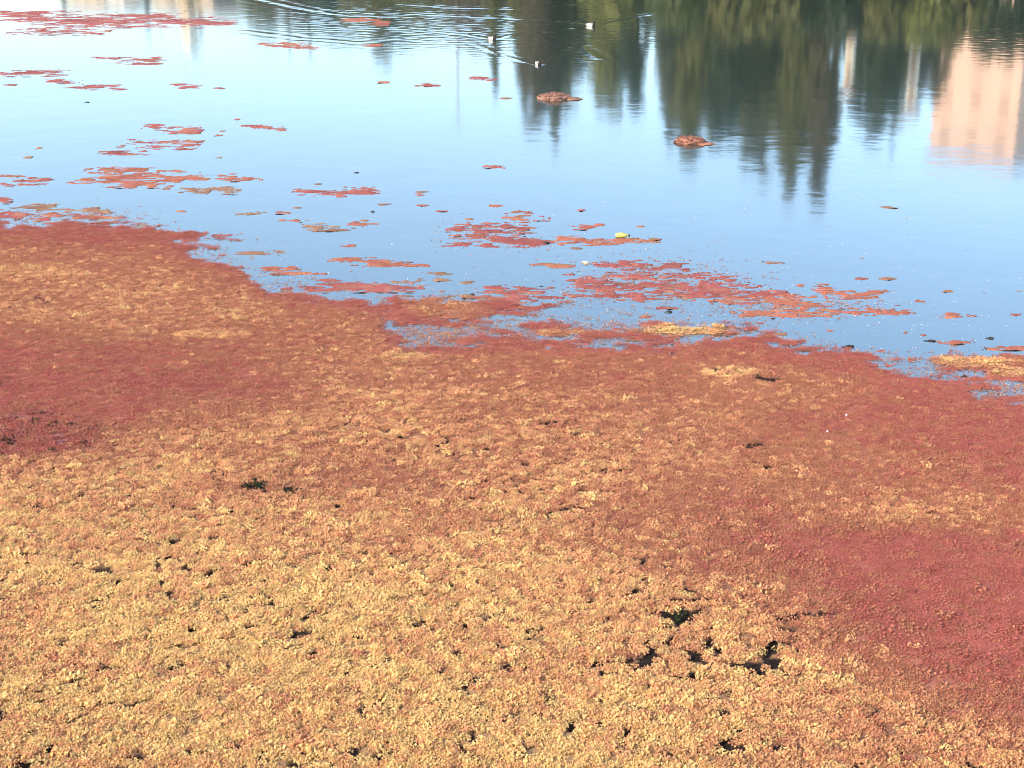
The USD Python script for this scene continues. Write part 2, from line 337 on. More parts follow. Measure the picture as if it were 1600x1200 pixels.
M_ochre = simple('ochre_render', (0.62, 0.45, 0.24), var=0.12, scale=0.5)
M_cream = simple('cream_render', (0.74, 0.66, 0.50), var=0.1, scale=0.5)
M_peach = simple('peach_render', (0.66, 0.42, 0.30), var=0.12, scale=0.4)
M_roof = simple('roof_tiles', (0.30, 0.16, 0.10), var=0.3, scale=2.0)
M_window = simple('window_glass', (0.05, 0.06, 0.07), rough=0.15, var=0.2)
M_shutter = simple('painted_shutter', (0.44, 0.27, 0.19), var=0.15)
M_metal = simple('galvanised_metal', (0.32, 0.33, 0.34), rough=0.5, var=0.1)
def bx(c, s): return trimesh.creation.box(s, trimesh.transformations.translation_matrix(c))
def house(px, w, py, D, d, mat, label, rz, rows, cols, flat=False):
    Ht = top_height(py, D) - 1.0
    x = (px - 800) / FPX * D
    h = thing('block_of_flats' if flat else 'house', label, 'building', (x, D, 1.0), rz)
    wall_h = Ht if flat else Ht - 1.6
    obj('wall', bx((0, 0, wall_h / 2 - 1), (w, d, wall_h + 2)), mat, h)
    if flat: obj('roof', bx((0, 0, wall_h + .15), (w + .6, d + .6, .3)), M_roof, h)
    else:
        e, q = w / 2 + .4, d / 2 + .4
        v = np.array([(-e, -q, wall_h), (e, -q, wall_h), (e, q, wall_h), (-e, q, wall_h), (-e + 1, 0, Ht), (e - 1, 0, Ht)])
        obj('roof', (v, np.array([(0, 1, 5), (0, 5, 4), (2, 3, 4), (2, 4, 5), (1, 2, 5), (3, 0, 4), (0, 3, 2), (0, 2, 1)])), M_roof, h)
    for r in range(rows):
        for c in range(cols):
            obj('window', bx((-w / 2 + (c + .5) * w / cols, -d / 2 - .02, (r + .6) * wall_h / rows), (min(.9, w / cols * .4), .12, 1.4)), M_shutter if flat else M_window, h)
house(1548, 8.2, 240, 128, 5.0, M_peach, 'peach coloured block of flats mirrored at the right of the tree row', -.9, 5, 3, True)
house(1321, 0.5, 140, 101, 2, M_cream, 'slim cream house end mirrored left of the dark evergreen', -.3, 3, 1, True)
house(1420, 0.6, 170, 100, 2, M_cream, 'cream gable wall mirrored right of the dark evergreen', -.3, 4, 1, True)
house(170, 7.6, 21, 224, 8, M_ochre, 'low ochre house mirrored above the red raft', -.35, 2, 4)
house(214, 3.6, 20, 222, 7, M_cream, 'cream house mirrored beside the low ochre one', -.35, 2, 2)
house(300, 6.0, 27, 220, 8, M_ochre, 'tan roofed house mirrored right of the green bush', -.35, 2, 3)
house(362, 5.0, 30, 205, 7, M_ochre, 'ochre house mirrored beside the brown thicket', -.35, 2, 3)
house(306, 1.3, 77, 226, 2, M_cream, 'white chimney tower mirrored below the red raft', -.35, 3, 1, True)
for px, py, D, lab in ((297, 112, 228, 'thin mast mirrored as a line under the far red raft'), (716, 196, 128, 'tall thin lamp mast mirrored as a line in pale water'), (262, 58, 224, 'short mast mirrored beside the thin dark tree')):
    x = (px - 800) / FPX * D; Ht = top_height(py, D) - .8
    m = thing('lamp_mast', lab, 'mast', (x, D, .8))
    obj('pole', tube((0, 0, -1), (0, 0, Ht), .13, .06, 8), M_metal, m)
    obj('lamp_arm', tube((-.6, 0, Ht - .2), (.6, 0, Ht - .2), .05, .05, 6), M_metal, m)

# ------------------------------------------------------------------ the water fern: colour and cover fields on the ground
GXP = np.array([0, 200, 400, 600, 800, 1000, 1200, 1400, 1600.])
GYP = np.array([350, 425, 500, 550, 600, 650, 700, 750, 800, 850, 900, 950, 1000, 1050, 1100, 1150, 1200.])
GV = np.array([
 [.15, .05, .1, .1, .1, .1, .1, .1, .1], [.50, .40, .30, .2, .2, .2, .2, .2, .2], [.35, .45, .40, .35, .3, .2, .2, .2, .2],
 [.15, .15, .25, .4, .40, .30, .2, .12, .15], [.10, .12, .20, .4, .35, .35, .35, .2, .1], [.05, .20, .4, .5, .45, .40, .25, .15, .06],
 [.30, .50, .55, .5, .5, .45, .38, .2, .1], [.65, .65, .6, .4, .5, .45, .4, .28, .12], [.75, .70, .7, .65, .6, .4, .3, .55, .35],
 [.80, .75, .75, .75, .7, .45, .15, .04, .2], [.80, .80, .75, .75, .75, .5, .3, .03, .0], [.75, .80, .8, .8, .8, .68, .48, .1, .0],
 [.75, .80, .85, .8, .8, .7, .72, .15, .0], [.80, .80, .85, .85, .8, .7, .75, .3, .03], [.80, .85, .85, .85, .85, .85, .75, .45, .15],
 [.85, .85, .85, .9, .85, .9, .7, .55, .35], [.85, .90, .90, .9, .85, .85, .8, .7, .55]])
from scipy.ndimage import map_coordinates
def goldness(x, y):
    px, py = pixel(x, y)
    a = np.clip(px, 0, 1600) / 200.0
    b = np.interp(np.clip(py, 350, 1200), GYP, np.arange(len(GYP)))
    g = map_coordinates(GV, [b.ravel(), a.ravel()], order=1, mode='nearest').reshape(a.shape)
    edge = (py - np.interp(px, BX, BY)) / 22.0
    g = g - .25 * np.exp(-np.clip(edge, 0, 9)) * (edge > -3)
    for e in GOLDSPOTS: g = np.maximum(g, e[4] * np.clip(ell(px, py, e) * 2.5, 0, 1))
    return g + (.62 + .38 * np.clip(g * 2, 0, 1)) * (0.34 * fb(x, y, 0.55, 4, 21, 0.7) + 0.45 * fb(x, y, 2.2, 4, 22, 0.6))
BX = np.array([-400, 0, 60, 120, 180, 220, 260, 290, 320, 370, 395, 420, 480, 540, 590, 606, 640, 700, 760, 850, 950, 1050, 1120, 1180, 1230, 1310, 1370, 1430, 1500, 1535, 1600, 2200.])
BY = np.array([345, 352, 357, 351, 348, 353, 363, 394, 404, 420, 440, 459, 469, 476, 486, 520, 549, 543, 536, 537, 540, 541, 531, 529, 545, 557, 569, 585, 597, 612, 634, 660.])
GOLDSPOTS = [(1070, 517, 95, 11, .75), (1510, 567, 110, 10, .62), (1580, 582, 50, 10, .62), (880, 520, 60, 6, .5), (1140, 585, 70, 12, .6), (700, 486, 90, 15, .42), (330, 525, 90, 10, .62), (640, 560, 60, 12, .62), (60, 425, 120, 16, .6)]
SPURS = [(262, 371, 52, 5), (275, 384, 34, 6), (700, 487, 92, 15), (640, 492, 60, 8), (1510, 569, 112, 10), (1585, 584, 70, 13), (1060, 517, 82, 9), (960, 524, 90, 7), (860, 520, 60, 6), (1345, 556, 36, 7), (1160, 532, 60, 5), (840, 508, 50, 4)]
POOLS = [(1510, 582, 55, 5, 1), (1560, 612, 50, 12, .75), (668, 528, 52, 14, 1.2), (640, 512, 40, 9, .9), (1090, 532, 40, 4, 1), (960, 541, 22, 4, .9), (855, 543, 14, 4, 1), (1050, 553, 9, 3, .8), (1435, 573, 50, 4, .8), (990, 528, 30, 4, .6), (745, 525, 60, 12, .65), (860, 531, 80, 4, .5)]
HOLES = [(1010, 1040, 60, 34), (1100, 1046, 60, 32), (1175, 1042, 50, 32), (1072, 962, 52, 24), (1056, 965, 30, 14), (1085, 958, 26, 7), (1000, 1040, 60, 13), (1012, 1036, 10, 10), (1055, 1052, 20, 7), (1090, 1050, 38, 13), (1165, 1045, 48, 16), (1240, 965, 30, 7), (1290, 960, 28, 6), (1230, 990, 22, 5), (1205, 1065, 20, 8),
         (395, 765, 26, 7), (452, 772, 14, 6), (310, 855, 22, 5), (20, 872, 40, 9), (40, 884, 34, 5), (1195, 790, 12, 9), (110, 1040, 12, 6), (165, 1050, 18, 6), (195, 1047, 12, 5), (45, 1080, 20, 5), (420, 940, 20, 5), (470, 940, 22, 5),
         (415, 1021, 18, 5), (470, 1017, 26, 5), (520, 1010, 14, 3), (515, 1090, 14, 5), (470, 1104, 26, 4), (430, 1124, 24, 6), (740, 1158, 12, 8), (590, 1190, 36, 9), (505, 1193, 16, 6), (360, 1196, 20, 6), (700, 920, 28, 4), (775, 948, 16, 5), (715, 950, 10, 8),
         (820, 1062, 9, 5), (985, 1113, 34, 4), (1060, 1116, 16, 5), (1025, 1147, 18, 4), (1040, 1186, 16, 4), (840, 715, 22, 6), (870, 740, 18, 5), (1190, 700, 24, 8), (1000, 695, 18, 7), (100, 545, 14, 5), (62, 470, 26, 5), (1140, 583, 34, 6), (1200, 592, 26, 6), (940, 982, 18, 3),
         (820, 835, 12, 5), (915, 836, 16, 4), (195, 790, 20, 4), (345, 808, 10, 4), (750, 798, 20, 4), (1205, 1045, 16, 10), (1212, 1010, 10, 8), (1105, 1115, 20, 3), (895, 798, 20, 5), (30, 655, 10, 3), (280, 865, 30, 3), (1075, 690, 40, 5), (860, 665, 24, 7), (900, 680, 30, 5), (1200, 730, 30, 6)]
def ell(px, py, e): return 1 - np.sqrt(((px - e[0]) / e[2]) ** 2 + ((py - e[1]) / e[3]) ** 2)
def cover(x, y):
    px, py = pixel(x, y)
    f = np.clip((py - np.interp(px, BX, BY)) / 14.0, -3, 3)
    for e in SPURS: f = np.maximum(f, 1.1 * ell(px, py, e))
    for e in POOLS: f = np.minimum(f, np.where(ell(px, py, e) > -1, -ell(px, py, e) * 2.2 * e[4] + .25 * (1 - e[4]) * 3, 9))
    f = np.minimum(f, np.minimum((14.5 - np.abs(x)) * .8, (y - 7.6) * 1.2))          # the mat ends a few metres outside the picture
    n = fb(x, y, 1.6, 5, 31, 0.8) * 2.6 + fb(x, y, 9, 4, 32, .5) * 5.5 + fb(x, y, 28, 2, 33, .5) * 2.5
    return f + n * np.exp(-np.maximum(f, 0) * .75)
def holes(x, y):
    px, py = pixel(x, y)
    f = np.full(np.shape(px), -9.0)
    for e in HOLES: f = np.maximum(f, ell(px, py, e) * 1.0)
    f = f + 4.6 * fb(x, y, 13.0, 3, 41, .5) - .55
    rows = fb(x + .25 * y, y, 1.0, 2, 44, .5)                       # loose rows of small breaks
    pit = meshkit.noise(np.stack([(x + .1 * y) * 12, (y - .12 * x) * 14, 0 * x], -1), 5) - .82 + .36 * rows + .02
    gl = np.clip((goldness(x, y) - .25) * 3, 0, 1)
    return np.maximum(f, (pit - .4 * (1 - gl) - .015) * np.where(py > 640, 3.0, 1.2) - np.where(py > 640, 0, .3))
def relief(x, y, g):
    return np.clip(g, 0, 1) * (0.016 + 0.030 * (fb(x + .2 * y, y, 2.6, 4, 51, .55) + .1)) + 0.008 * fb(x, y, 7, 3, 52)

def ramp_col(g):
    st = np.array([RED, RUST, TAN, GOLD]); at = [0.08, 0.36, 0.62, 0.9]
    return np.stack([np.interp(g, at, st[:, k]) for k in range(3)], -1)

st = 0.035
mx, my = np.arange(-16, 16, st), np.concatenate([np.arange(6.6, 18, st), np.arange(18, 30, st * 1.3)])
X, Y = np.meshgrid(mx, my)
PX, PY = pixel(X, Y)
inview = np.abs(X) < 15.9
C = cover(X, Y); G = goldness(X, Y); HO = holes(X, Y)
Z = np.clip(C, -1, .6) / .6 * 0.012 + np.where(C > 0, relief(X, Y, G) * np.clip(C, 0, 1), 0)
Z = np.where(HO > 0, np.minimum(Z, 0.004), Z)
col = ramp_col(G * .8) * (0.80 + .5 * fb(X, Y, 5, 3, 61)[..., None])
col = col * (1 - .42 * np.clip((G - .2) * 3.5, 0, 1))[..., None]
col = np.where((HO > -.1)[..., None], np.array([0.028, 0.018, 0.013]), col)  # shade between the clumps painted into the sheet as near-black
mauve = np.clip(ell(PX, PY, (30, 680, 170, 45)), 0, 1)[..., None] * 1.3
col = col * (1 - np.minimum(mauve, .8)) + np.minimum(mauve, .8) * np.array([0.22, 0.085, 0.085])
keep = (Z > -0.001) & inview
kc = keep[:-1, :-1] | keep[1:, :-1] | keep[:-1, 1:] | keep[1:, 1:]
fernmat = UsdGeom.Xform.Define(stage, path_for('water_fern_mat')).GetPrim()
tag(fernmat, 'dense red and gold water fern mat covering the near half of the river', 'water fern', kind='stuff')
tm = trimesh.Trimesh(np.stack([X, Y, Z], -1).reshape(-1, 3), grid_faces(*X.shape, kc), process=False)
used = np.zeros(len(tm.vertices), bool); used[tm.faces] = True
remap = np.cumsum(used) - 1
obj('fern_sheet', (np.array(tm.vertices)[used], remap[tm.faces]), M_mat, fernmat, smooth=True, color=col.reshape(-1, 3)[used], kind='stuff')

# tufts of little fronds: prototypes of several shapes and tones
ICO = trimesh.creation.icosphere(1)
def tuft(seed, n, R, r0, r1, flat, lift):
    """A tuft of overlapping crinkled scale leaves, each a small lobed cup of its own size and tilt."""
    rng = np.random.default_rng(seed); V, F, k = [], [], 0
    for i in range(n):
        r = r0 + (r1 - r0) * rng.random() ** 1.6
        m = 7; a = np.arange(m) / m * 6.283 + rng.random()
        rad = r * (.65 + .6 * rng.random(m)); asp = .55 + .5 * rng.random()
        cup = flat * r * (.5 + rng.random()) * (1 if rng.random() < .65 else -.6)
        ring = np.stack([np.cos(a) * rad, np.sin(a) * rad * asp, cup * (rad / r) ** 2 + rng.normal(size=m) * r * .18], 1)
        v = np.vstack([[0, 0, 0], ring])
        q = trimesh.transformations.euler_matrix(rng.normal() * .75 * flat, rng.normal() * .75 * flat, rng.random() * 6.28)[:3, :3]
        a2, d = rng.random() * 6.28, R * math.sqrt(rng.random())
        v = v @ q.T + [math.cos(a2) * d, math.sin(a2) * d, lift * (.15 + rng.random())]
        V.append(v); F.append(np.array([(0, 1 + j, 1 + (j + 1) % m) for j in range(m)]) + k); k += m + 1
    return trimesh.Trimesh(np.vstack(V), np.vstack(F), process=False)
SHAPES = [('flat', dict(n=26, R=.08, r0=.005, r1=.013, flat=.35, lift=.005)), ('low', dict(n=34, R=.075, r0=.005, r1=.015, flat=.62, lift=.012)), ('high', dict(n=40, R=.07, r0=.006, r1=.018, flat=.85, lift=.017))]
def instancer(name, parent, protos, pos, idx, scl, rot, label=None, category=None):
    pi = UsdGeom.PointInstancer.Define(stage, path_for(name, parent))
    pr = pi.GetPrim(); tag(pr, label, category, kind='stuff')
    for k, (nm, mesh, mat) in enumerate(protos):
        m = usdkit.mesh(stage, f'{pr.GetPath()}/{nm}', mesh, mat, False)
        pi.CreatePrototypesRel().AddTarget(m.GetPath())
    pi.CreateProtoIndicesAttr(Vt.IntArray.FromNumpy(idx.astype(np.int32)))
    pi.CreatePositionsAttr(Vt.Vec3fArray.FromNumpy(pos.astype(np.float32)))
    pi.CreateScalesAttr(Vt.Vec3fArray.FromNumpy(scl.astype(np.float32)))
    q = np.zeros((len(pos), 4)); q[:, 0] = np.cos(rot / 2); q[:, 3] = np.sin(rot / 2)
    pi.CreateOrientationsAttr(Vt.QuathArray([Gf.Quath(a, 0, 0, d) for a, d in q[:, [0, 3]].tolist()]))
    return pr
protos = []
for s, (nm, kw) in enumerate(SHAPES):
    for v in range(3):
        mesh = tuft(500 + s * 10 + v, **kw)
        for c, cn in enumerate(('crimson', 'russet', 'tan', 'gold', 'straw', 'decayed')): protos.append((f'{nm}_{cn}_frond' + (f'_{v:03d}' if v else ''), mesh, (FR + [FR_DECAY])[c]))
N = 460000
px, py = RNG.random(N) * 1900 - 150, None
ty = 7.2 + 20.5 * RNG.random(N) ; tx = (RNG.random(N) - .5) * 31
PX, PY = pixel(tx, ty); ok = ((PX > -150) & (PX < 1750) & (PY < 1290)) | (RNG.random(N) < .4)
tx, ty = tx[ok], ty[ok]; PX, PY = PX[ok], PY[ok]
C, G, HO = cover(tx, ty), goldness(tx, ty), holes(tx, ty)
clump = meshkit.noise(np.stack([tx * 21, ty * 18, 0 * tx], -1), 71) * .65 + meshkit.noise(np.stack([tx * 46, ty * 40, 0 * tx], -1), 72) * .35
ok = (C > .12) & ((HO < -.02) | (RNG.random(len(C)) < .85)); tx, ty, C, G, HO, PX, PY, clump = (a[ok] for a in (tx, ty, C, G, HO, PX, PY, clump))
gj = G + np.where(RNG.random(len(G)) < .16, .24, 0) + RNG.normal(size=len(G)) * (.05 + .08 * np.clip(G * 2, 0, 1))
shape = np.where(((gj < .2) & (RNG.random(len(C)) < .85)) | (C < .7 + .5 * RNG.random(len(C))), 0, np.where(gj < .5, 1, 2))
tone = np.clip(np.digitize(gj, [.24, .43, .57, .80]), 0, 4)
mv = ell(PX, PY, (30, 680, 170, 45)) > .2
tone = np.where(mv, RNG.choice([0, 1, 5, 2], len(tone), p=[.56, .26, .13, .05]), tone)
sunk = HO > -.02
tone = np.where(sunk, 5, tone); shape = np.where(sunk, 0, shape)  # tufts down in the gaps take the painted shade tone
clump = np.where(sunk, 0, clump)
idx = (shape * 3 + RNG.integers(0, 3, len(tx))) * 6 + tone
base = np.clip(C, -1, .6) / .6 * 0.012 + relief(tx, ty, G) * np.clip(C, 0, 1) + np.clip(G + .15, 0, 1) * np.clip(C, 0, 1) * .026 * (clump - .45)
base = np.where(sunk, .004, np.maximum(base, .002))
s = (.50 + .45 * RNG.random(len(tx)) ** 1.5) * np.where(shape == 0, 1.25, 1.0) * np.where(RNG.random(len(tx)) < .03, 1.5, 1)
scl = np.stack([s, s, s * (.75 + .4 * RNG.random(len(tx)))], 1)
scl[:, 2] *= 1 + np.where((HO > -.35) & (HO < 0), .25, 0)              # crowded up round the breaks
thin = ((shape == 0) & (RNG.random(len(tx)) < .08)) | ((shape > 0) & (clump < .40) & (RNG.random(len(tx)) < .75))
k = ~thin
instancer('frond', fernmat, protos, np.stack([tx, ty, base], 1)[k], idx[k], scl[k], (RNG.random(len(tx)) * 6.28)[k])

# ------------------------------------------------------------------ floating rafts of fern on the open water
R_, O_, B_, G_ = (0.26, 0.066, 0.05), (0.295, 0.088, 0.05), (0.22, 0.105, 0.06), (0.40, 0.2, 0.07)
def raft(name, blobs, tone, ragged, label, group=None, lift=0.010, category='weed raft', seed=0):
    b = np.array(blobs, float)
    x0, y0 = ground(b[:, 0] - b[:, 2] * 1.15, b[:, 1] + b[:, 3] * 1.25); x1, y1 = ground(b[:, 0] + b[:, 2] * 1.15, b[:, 1] - b[:, 3] * 1.25)
    ax, bx_ = min(x0.min(), x1.min() * 1), max(x1.max(), x0.max()); ay, by = y0.min(), y1.max()
    xa, xb = ground(b[:, 0] - b[:, 2] * 1.2, b[:, 1] - b[:, 3] * 1.2)[0].min(), ground(b[:, 0] + b[:, 2] * 1.2, b[:, 1] - b[:, 3] * 1.2)[0].max()
    ax, bx_ = min(ax, xa), max(bx_, xb)
    yc = (ay + by) / 2; dx = max(.012, yc / FPX * 1.1); dy = dx * 2.2
    nx, ny = int((bx_ - ax) / dx) + 2, int((by - ay) / dy) + 2
    X, Y = np.meshgrid(ax + np.arange(nx) * dx, ay + np.arange(ny) * dy)
    PX, PY = pixel(X, Y)
    f = np.full(X.shape, -3.0)
    for e in b: f = np.maximum(f, ell(PX, PY, e))
    sc = 26.0 / yc
    n = fb(X, Y, 4.2 * sc, 4, 200 + seed, .4) * 4.4 + fb(X, Y, 17 * sc, 4, 300 + seed, .36) * 11.0
    f = np.minimum(f, .7) * 1.1 - .16 + n * (ragged + .22)
    top = lift * np.tanh(np.maximum(f, -1) * 3) + np.where(f > 0, .010 * fb(X, Y, 14, 2, 7), 0)
    top = np.where(f < 0, f * .05, top)
    kq = f > -.12
    kc = kq[:-1, :-1] | kq[1:, :-1] | kq[:-1, 1:] | kq[1:, 1:]
    if kc.sum() < 6: return None
    faces = grid_faces(ny, nx, kc); used = np.zeros(nx * ny, bool); used[faces] = True; remap = np.cumsum(used) - 1
    tint = np.array(tone) * (1 + .9 * fb(X, Y, 3 * sc, 3, 8 + seed)[..., None]) + np.array([.05, .06, .02]) * np.clip(fb(X, Y, 5 * sc, 2, 3 + seed) * 3, 0, 1)[..., None]
    v = np.stack([X, Y, top], -1).reshape(-1, 3)[used]
    c = v.mean(0) * [1, 1, 0]
    t = thing(name, label, category, c, 0, group)
    obj('fronds', (v - c, remap[faces]), M_isl, t, smooth=True, color=np.maximum(tint, .01).reshape(-1, 3)[used])
    return t
RAFTS = [
 ([(40, 20, 62, 3.6), (70, 30, 75, 3.2), (120, 32, 55, 5), (190, 34, 74, 8), (150, 37, 50, 5), (265, 33, 74, 6.5), (230, 26, 50, 5), (325, 36, 44, 3.5), (85, 37, 34, 2.6), (25, 26, 30, 2)], R_, .30, 'longest red weed raft, a broken band along the far top left'),
 ([(115, 49, 60, 5), (60, 47, 26, 2)], R_, .62, 'lacy pink red raft just below the long far band'),
 ([(156, 90, 9, 1.8), (190, 90, 18, 2.4), (215, 93, 22, 2.4), (243, 93, 12, 4), (228, 99, 26, 1.8)], R_, .35, 'thin red raft streak midway below the long far band'),
 ([(52, 114, 38, 4), (80, 117, 28, 2.6)], R_, .40, 'faded pink raft, topmost of three stepping down at left edge'),
 ([(106, 128, 22, 2.4), (85, 125, 14, 1.8)], R_, .3, 'small slim raft, middle of three stepping down at left edge'),
 ([(157, 136, 24, 4), (125, 137, 22, 1.6), (190, 140, 12, 1.6)], R_, .3, 'red raft, lowest of three stepping down at left edge'),
 ([(300, 136, 15, 3.2), (282, 132, 12, 1.6)], R_, .25, 'small solid red raft alone on pale water left of centre'),
 ([(440, 71, 32, 4), (470, 74, 26, 2.4)], O_, .3, 'orange raft over the dark mirrored trees at upper left centre'),
 ([(597, 36, 14, 4.5), (567, 31, 26, 2.6)], O_, .3, 'orange brown raft lying in the arched wake'),
 ([(582, 71, 14, 2)], O_, .3, 'tiny orange raft beside the mirrored small poplar'),
 ([(668, 133, 18, 2.2)], R_, .4, 'slim curved red raft right of the mirrored small poplar'),
 ([(748, 124, 13, 3.4), (766, 126, 10, 2)], R_, .4, 'pinkish raft in front of the mirrored narrow conifer'),
 ([(243, 199, 12, 4), (270, 202, 18, 4.4), (290, 203, 18, 4), (310, 206, 8, 3)], R_, .5, 'open lacy raft above the double red raft at left'),
 ([(250, 223, 40, 4.2), (290, 222, 26, 3), (235, 229, 34, 4), (290, 229, 22, 4.4), (195, 239, 26, 3.2), (175, 240, 18, 2)], R_, .36, 'double layered red raft with a trailing left tail'),
 ([(398, 198, 18, 2), (415, 199, 10, 1.8), (436, 203, 14, 2.6)], R_, .4, 'broken thin red raft right of the lacy one'),
 ([(195, 267, 48, 5), (205, 274, 46, 7), (175, 283, 52, 3.6), (245, 274, 46, 4.4), (285, 278, 40, 4.4), (215, 289, 36, 4.4), (310, 276, 20, 2)], O_, .33, 'large orange red raft with ragged edges at left'),
 ([(364, 278, 26, 5), (395, 280, 20, 1.8)], O_, .22, 'compact orange raft just right of the large left one'),
 ([(17, 275, 16, 2.8), (45, 283, 24, 3.2), (30, 289, 38, 2.2)], R_, .42, 'thin pink raft at the left edge beside the large orange one'),
 ([(313, 298, 18, 4.4), (285, 295, 24, 1.8)], B_, .3, 'dark red raft just under the large orange one'),
 ([(352, 295, 22, 2.6), (364, 302, 12, 2)], B_, .35, 'short brown raft under the compact orange one'),
 ([(490, 299, 24, 3), (515, 302, 24, 4), (470, 305, 14, 1.4), (532, 306, 10, 3)], R_, .3, 'arched red raft on open blue water left of centre'),
 ([(566, 294, 26, 2.4), (562, 301, 20, 3.2)], R_, .4, 'pair of thin red streaks right of the arched raft'),
 ([(6, 314, 18, 4)], R_, .25, 'small red raft cut by the left edge above the mat'),
 ([(12, 337, 36, 7), (60, 342, 22, 3)], R_, .28, 'red raft nearly touching the mat at the left edge'),
 ([(66, 324, 32, 4), (105, 327, 26, 2.4), (140, 326, 14, 3), (165, 330, 14, 2)], B_, .34, 'tan raft streak just above the mat at left'),
 ([(150, 340, 34, 3.2), (82, 336, 20, 3.4)], O_, .34, 'orange streak nearest the mat at left'),
 ([(392, 333, 22, 2.6)], B_, .4, 'small brown streak alone right of the mat corner'),
 ([(515, 356, 36, 5)], B_, .42, 'olive brown oval raft left of centre'),
 ([(567, 350, 22, 4)], O_, .5, 'open orange raft beside the olive oval one'),
 ([(460, 345, 20, 2.2)], O_, .35, 'thin reddish streak left of the olive oval raft'),
 ([(398, 395, 44, 3)], B_, .32, 'long brown streak just off the mat corner'),
 ([(555, 406, 34, 3.6), (585, 410, 24, 6), (605, 413, 26, 4), (645, 414, 22, 2.2)], O_, .3, 'long orange raft with a bulge in its middle'),
 ([(430, 421, 28, 3.2), (470, 426, 36, 3)], O_, .35, 'slanting orange streak close to the mat edge'),
 ([(570, 450, 84, 6.4), (512, 439, 20, 4), (535, 445, 40, 5)], R_, .2, 'solid bright red raft lying along the mat edge'),
 ([(690, 429, 20, 2.4), (680, 437, 22, 2.4)], B_, .35, 'pair of short brown streaks above the orange raft'),
 ([(765, 355, 42, 6), (728, 359, 26, 3), (800, 364, 34, 4.4), (785, 362, 40, 5)], R_, .52, 'open lacy red raft above the solid one in the centre'),
 ([(785, 377, 50, 7.5), (825, 380, 34, 6), (745, 372, 30, 4), (725, 382, 34, 3.4), (760, 383, 30, 4), (845, 378, 16, 4)], R_, .22, 'solid red raft with a dark right tip in the centre'),
 ([(935, 378, 48, 6), (900, 374, 32, 5), (970, 377, 52, 3.6), (878, 374, 14, 3)], O_, .25, 'orange raft carrying the pale yellow float'),
 ([(806, 331, 16, 2.2), (826, 332, 8, 1.8)], R_, .35, 'small red streak, upper of two above the lacy raft'),
 ([(808, 341, 18, 3.8), (790, 341, 14, 1.6)], O_, .35, 'small tan raft, lower of two above the lacy raft'),
 ([(846, 342, 12, 3)], R_, .55, 'tiny loose pink raft right of the small tan one'),
 ([(916, 355, 18, 4), (934, 351, 12, 1.8)], O_, .25, 'wedge shaped orange raft above the yellow float'),
 ([(874, 415, 20, 4.4), (852, 413, 22, 2.6)], O_, .22, 'small bright orange raft pointing left below the centre'),
 ([(800, 456, 46, 7), (775, 450, 26, 4), (840, 456, 26, 3), (845, 465, 30, 3.4), (808, 466, 40, 6), (795, 472, 26, 4)], R_, .24, 'arrow shaped solid red raft right of the long orange one'),
 ([(925, 442, 34, 8), (950, 448, 44, 8), (965, 461, 60, 4.4), (1020, 466, 34, 4), (1000, 432, 50, 6), (950, 414, 20, 2.6), (983, 416, 16, 7), (1030, 418, 34, 5), (1060, 432, 52, 5), (1045, 447, 60, 8), (1110, 434, 30, 3), (1110, 450, 44, 9), (1150, 464, 30, 10), (1095, 460, 40, 5), (1190, 460, 34, 6), (905, 440, 24, 3)], R_, .40, 'largest ragged red raft sprawling across the middle right'),
 ([(1215, 467, 50, 7), (1255, 476, 46, 6), (1300, 486, 56, 4.6), (1350, 487, 52, 4.6), (1190, 490, 40, 4), (1225, 493, 34, 4), (1260, 488, 40, 6)], O_, .34, 'tapering red raft tail running right from the sprawling one'),
 ([(1335, 461, 36, 6.4), (1290, 453, 16, 4), (1282, 447, 10, 2.4), (1375, 455, 18, 1.4)], O_, .22, 'orange leaf shaped raft above the tapering tail'),
 ([(1405, 488, 20, 3)], O_, .26, 'small raft just past the tip of the tapering tail'),
 ([(1482, 493, 24, 4.2), (1514, 494, 8, 2)], O_, .3, 'small oval red raft alone on blue water at right'),
 ([(1492, 535, 24, 2.6)], O_, .4, 'thin pale orange streak before the right hand mat edge'),
 ([(1578, 545, 30, 2.6)], O_, .35, 'thin red streak cut by the right picture edge'),
 ([(1042, 481, 14, 2.2)], R_, .28, 'tiny red dash below the sprawling raft'),
 ([(1212, 522, 14, 1.8)], B_, .3, 'short brown dash just off the mat below the tapering tail'),
 ([(770, 261, 16, 2)], R_, .38, 'hair thin red streak on open pale water at centre'),
 ([(640, 439, 14, 1.8), (615, 441, 14, 2)], B_, .35, 'brown dash above the solid bright red raft'),
 ([(730, 442, 10, 1.8)], B_, .3, 'brown dash right of the pair of short streaks'),
 ([(628, 463, 10, 1.6), (720, 463, 20, 3)], B_, .4, 'olive scrap lying above the orange mat spur'),
 ([(545, 384, 10, 2)], R_, .3, 'short red dash under the olive oval raft'),
 ([(795, 478, 12, 1.4), (830, 479, 12, 1.4)], B_, .3, 'faint dashes under the arrow shaped raft'),
 ([(1205, 411, 16, 1.8)], B_, .4, 'hair thin brown streak above the sprawling raft'),
 ([(1390, 324, 10, 1.6)], B_, .3, 'dark hair thin dash below the mirrored brown poplar'),
 ([(1387, 436, 10, 1.6)], B_, .3, 'brown dash above right of the orange leaf shaped raft'),
]
for k, (bl, tone, rg, lab) in enumerate(RAFTS): raft('fern_raft', bl, tone, rg, lab, seed=k)
